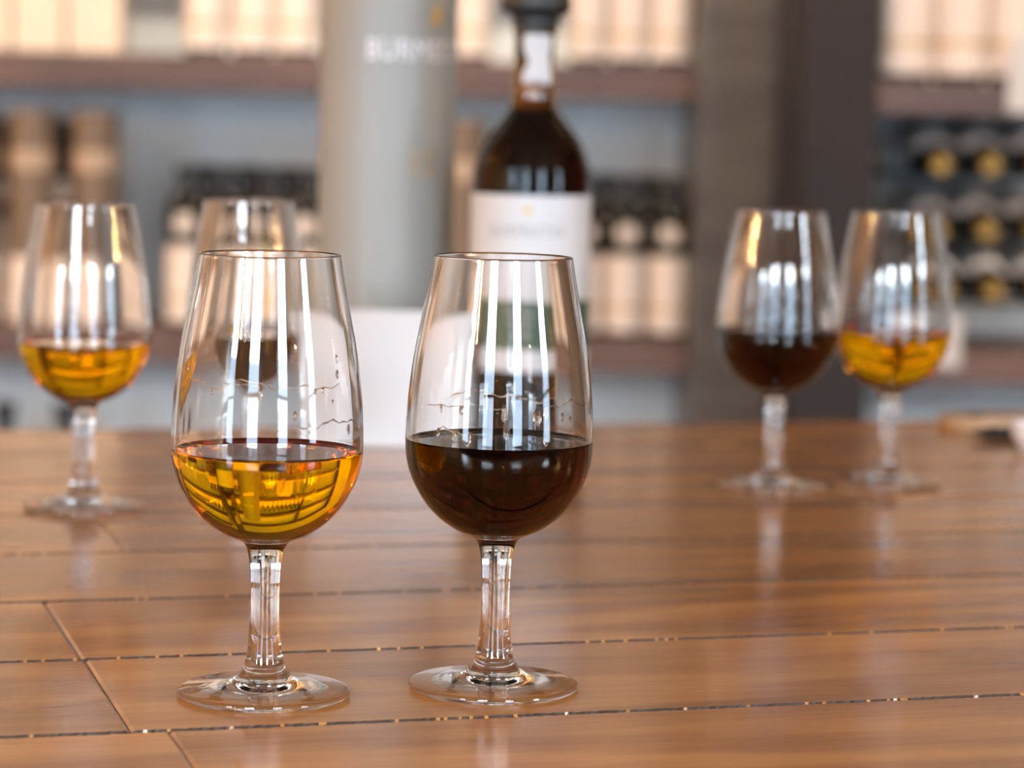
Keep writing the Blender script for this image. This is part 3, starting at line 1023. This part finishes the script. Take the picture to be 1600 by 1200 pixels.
tears(g1, 83, [(-1.05, 0.15, 0.1085, 0.0010, 0.00055), (0.35, 1.35, 0.0955, 0.0010, 0.00055), (2.2, 3.9, 0.103, 0.0012, 0.0005)],
      [(0.95, 0.1115, 0.0008, 0.0013), (0.96, 0.1165, 0.0007, 0.0013), (-0.55, 0.1055, 0.0007, 0.0007), (0.62, 0.1065, 0.0006, 0.0008), (0.72, 0.1068, 0.0006, 0.0009),
       (0.85, 0.1030, 0.0005, 0.0005), (0.38, 0.0985, 0.0007, 0.0014), (1.10, 0.0930, 0.0008, 0.0016), (0.55, 0.0945, 0.0007, 0.0015), (-0.98, 0.1125, 0.0009, 0.0007), (0.0, 0.1060, 0.0010, 0.0022)], 3, M['film'])
tears(g2, 86, [(-0.95, 0.25, 0.1010, 0.0005, 0.00035), (0.45, 1.35, 0.1015, 0.0010, 0.0005), (-0.75, -0.25, 0.0925, 0.0008, 0.0005), (2.4, 3.9, 0.099, 0.0012, 0.0006)],
      [(-0.68, 0.0995, 0.0006, 0.0012), (-0.42, 0.0995, 0.0009, 0.0014), (-0.70, 0.0915, 0.0008, 0.0014), (-0.50, 0.0912, 0.0009, 0.0016), (-0.33, 0.0900, 0.0010, 0.0022),
       (0.05, 0.0990, 0.0011, 0.0026), (0.08, 0.0935, 0.0012, 0.0030), (0.42, 0.0975, 0.0016, 0.0022), (0.52, 0.0990, 0.0010, 0.0020), (0.74, 0.0975, 0.0008, 0.0013), (0.86, 0.0965, 0.0007, 0.0010), (0.52, 0.0895, 0.0008, 0.0014)], 5, M['film'])

# ------------------------------------------------------------------ things at the far right of the table
sb = empty('serving_board')
tag(sb, 'pale wooden board lying at the far right end of the table', 'board')
bm = bmesh.new()
p0 = ground(1595, 664)
sb.location = (p0.x + 0.05, p0.y, TABLE_Z + 0.0004)
sb.rotation_euler = (0, 0, TH)
n = 28
top, low, mid_ = [], [], []
L_, W_ = 0.115, 0.030
for k in range(n):
    a = 2 * PI * k / n
    cx = math.copysign(abs(math.cos(a)) ** 0.7, math.cos(a)); sx = math.copysign(abs(math.sin(a)) ** 0.7, math.sin(a))
    low.append(bm.verts.new((L_ * 0.985 * cx, W_ * 0.97 * sx, 0)))
    mid_.append(bm.verts.new((L_ * cx, W_ * sx, 0.004)))
    top.append(bm.verts.new((L_ * 0.985 * cx, W_ * 0.97 * sx, 0.008)))
bm.faces.new(top); bm.faces.new(list(reversed(low)))
for A, B in ((low, mid_), (mid_, top)):
    for k in range(n):
        j = (k + 1) % n
        bm.faces.new((A[k], A[j], B[j], B[k]))
link('slab', bm_mesh(bm, 'slab'), M['board'], sb)
link('handle_hole', lathe_mesh('handle_hole', [(0.004, 0.0082), (0.0065, 0.0082), (0.0065, 0.0088), (0.004, 0.0088)], 16, closed=True), M['metal'], sb, (-0.09, 0, 0))
pen = empty('pen')
tag(pen, 'black pen lying on the table at the right picture edge', 'pen')
pa, pb_ = ground(1518, 687), ground(1577, 686)
dirv = Vector((pb_.x - pa.x, pb_.y - pa.y, 0))
pen.location = (pa.x, pa.y, TABLE_Z + 0.0042)
pen.rotation_euler = (0, PI / 2, math.atan2(dirv.y, dirv.x))
link('barrel', lathe_mesh('barrel', [(0, 0.0), (0.0012, 0.001), (0.0040, 0.012), (0.0040, 0.135), (0.0032, 0.139), (0, 0.1392)], 16), M['black_plastic'], pen)
link('clip', box_mesh('clip', (-0.0056, -0.001, 0.095), (-0.0046, 0.001, 0.136), 0.0003, 1), M['metal'], pen)
link('nib', lathe_mesh('nib', [(0, -0.003), (0.0006, -0.002), (0.0012, 0.0012), (0, 0.0014)], 10), M['metal'], pen)
dish = empty('small_dish')
dp = ground(1626, 707)
dish.location = (dp.x, dp.y, TABLE_Z + 0.0004)
tag(dish, 'small white dish cut off by the right picture edge', 'dish')
link('bowl', lathe_mesh('bowl', [(0, 0.002), (0.010, 0.0018)] + spline([(0.011, 0.0), (0.0125, 0.0), (0.0150, 0.004), (0.0185, 0.010), (0.0200, 0.0175)], 4) + [(0.0195, 0.0185), (0.0188, 0.0178)] + spline([(0.0180, 0.0160), (0.0160, 0.009), (0.0110, 0.004)], 4) + [(0, 0.0035)], 40), M['porcelain'], dish)

# ------------------------------------------------------------------ pendant lamps of the room (their light also glints in the glasses)
def make_pendant():
    root = empty('pendant_lamp')
    link('bulb', lathe_mesh('bulb', [(0, -0.038), (0.014, -0.034), (0.024, -0.022), (0.027, -0.006), (0.022, 0.012), (0.013, 0.026), (0.011, 0.032)], 20), M['bulb'], root)
    link('socket', lathe_mesh('socket', [(0.0115, 0.030), (0.015, 0.032), (0.015, 0.075), (0.006, 0.085), (0, 0.086)], 20), M['brass'], root)
    link('cord', lathe_mesh('cord', [(0.003, 0.084), (0.003, RZ - 2.02)], 8), M['black_plastic'], root)
    return root
pend = make_pendant()
k = 0
for (x, y) in [(-2.2, -2.3), (0.30, -2.3), (2.75, -2.3), (3.7, 0.3), (-3.7, 0.2), (-3.75, 1.7), (3.75, 1.7), (-3.6, 3.2)]:
    o = pend if k == 0 else copy_tree(pend)
    k += 1
    o.location = (x, y, 2.02)
    tag(o, 'warm pendant bulb hanging from the ceiling outside the picture', 'lamp', 'pendant bulbs along the ceiling')

# track spotlights washing the shelves
SPOT_W = 100.0
def track_spot(x, y, tx, ty, tz):
    root = empty('track_spotlight', (x, y, 2.95))
    tag(root, 'black track spotlight on the ceiling aimed at the wine shelves', 'lamp', 'track spotlights before the shelves')
    d = (Vector((tx, ty, tz)) - Vector((x, y, 2.95))).normalized()
    q = d.to_track_quat('-Z', 'Y')
    h = link('housing', lathe_mesh('housing', [(0.036, -0.055), (0.040, -0.06), (0.041, 0.06), (0.034, 0.075), (0, 0.078)], 24), M['black_plastic'], root)
    h.rotation_euler = q.to_euler()
    ln = link('lens', lathe_mesh('lens', [(0, -0.048), (0.034, -0.050)], 24), M['spot_lens'], root)
    ln.rotation_euler = q.to_euler()
    link('stem', lathe_mesh('stem', [(0.008, 0.03), (0.008, RZ - 2.95)], 10), M['black_plastic'], root)
    ld = bpy.data.lights.new('spot_beam', 'SPOT')
    ld.energy = SPOT_W
    ld.color = (1.0, 0.81, 0.62)
    ld.spot_size = math.radians(64)
    ld.spot_blend = 0.7
    ld.shadow_soft_size = 0.035
    lo = bpy.data.objects.new('spot_beam', ld)
    COL.objects.link(lo)
    lo.parent = root
    lo.location = d * 0.065
    lo.rotation_euler = q.to_euler()
M['spot_lens'] = emission('spot_lens', (1.0, 0.70, 0.42), 60.0)
for x in (-2.0, -1.2, -0.4, 0.35):
    track_spot(x, 3.35, x, 4.75, 1.35)
for x in (1.0, 1.8):
    track_spot(x, 2.65, x, 3.95, 1.35)

# rows on the shelf above the picture: seen only bent through the wine
xs = [-1.25 + 0.105 * i for i in range(15)]
for x in xs:
    shelf_bottle(x, BY, SH[3], 'cream labelled bottle on the shelf just above the picture', 'bottles on the shelf above the picture', s=1.0, sz=1.0)
for i in range(10):
    shelf_bottle(VX0 + 0.07 + 0.105 * i, RB, SH2[3], 'cream labelled bottle on the right shelf just above the picture', 'bottles on the right shelf above the picture', s=1.0, sz=1.0)
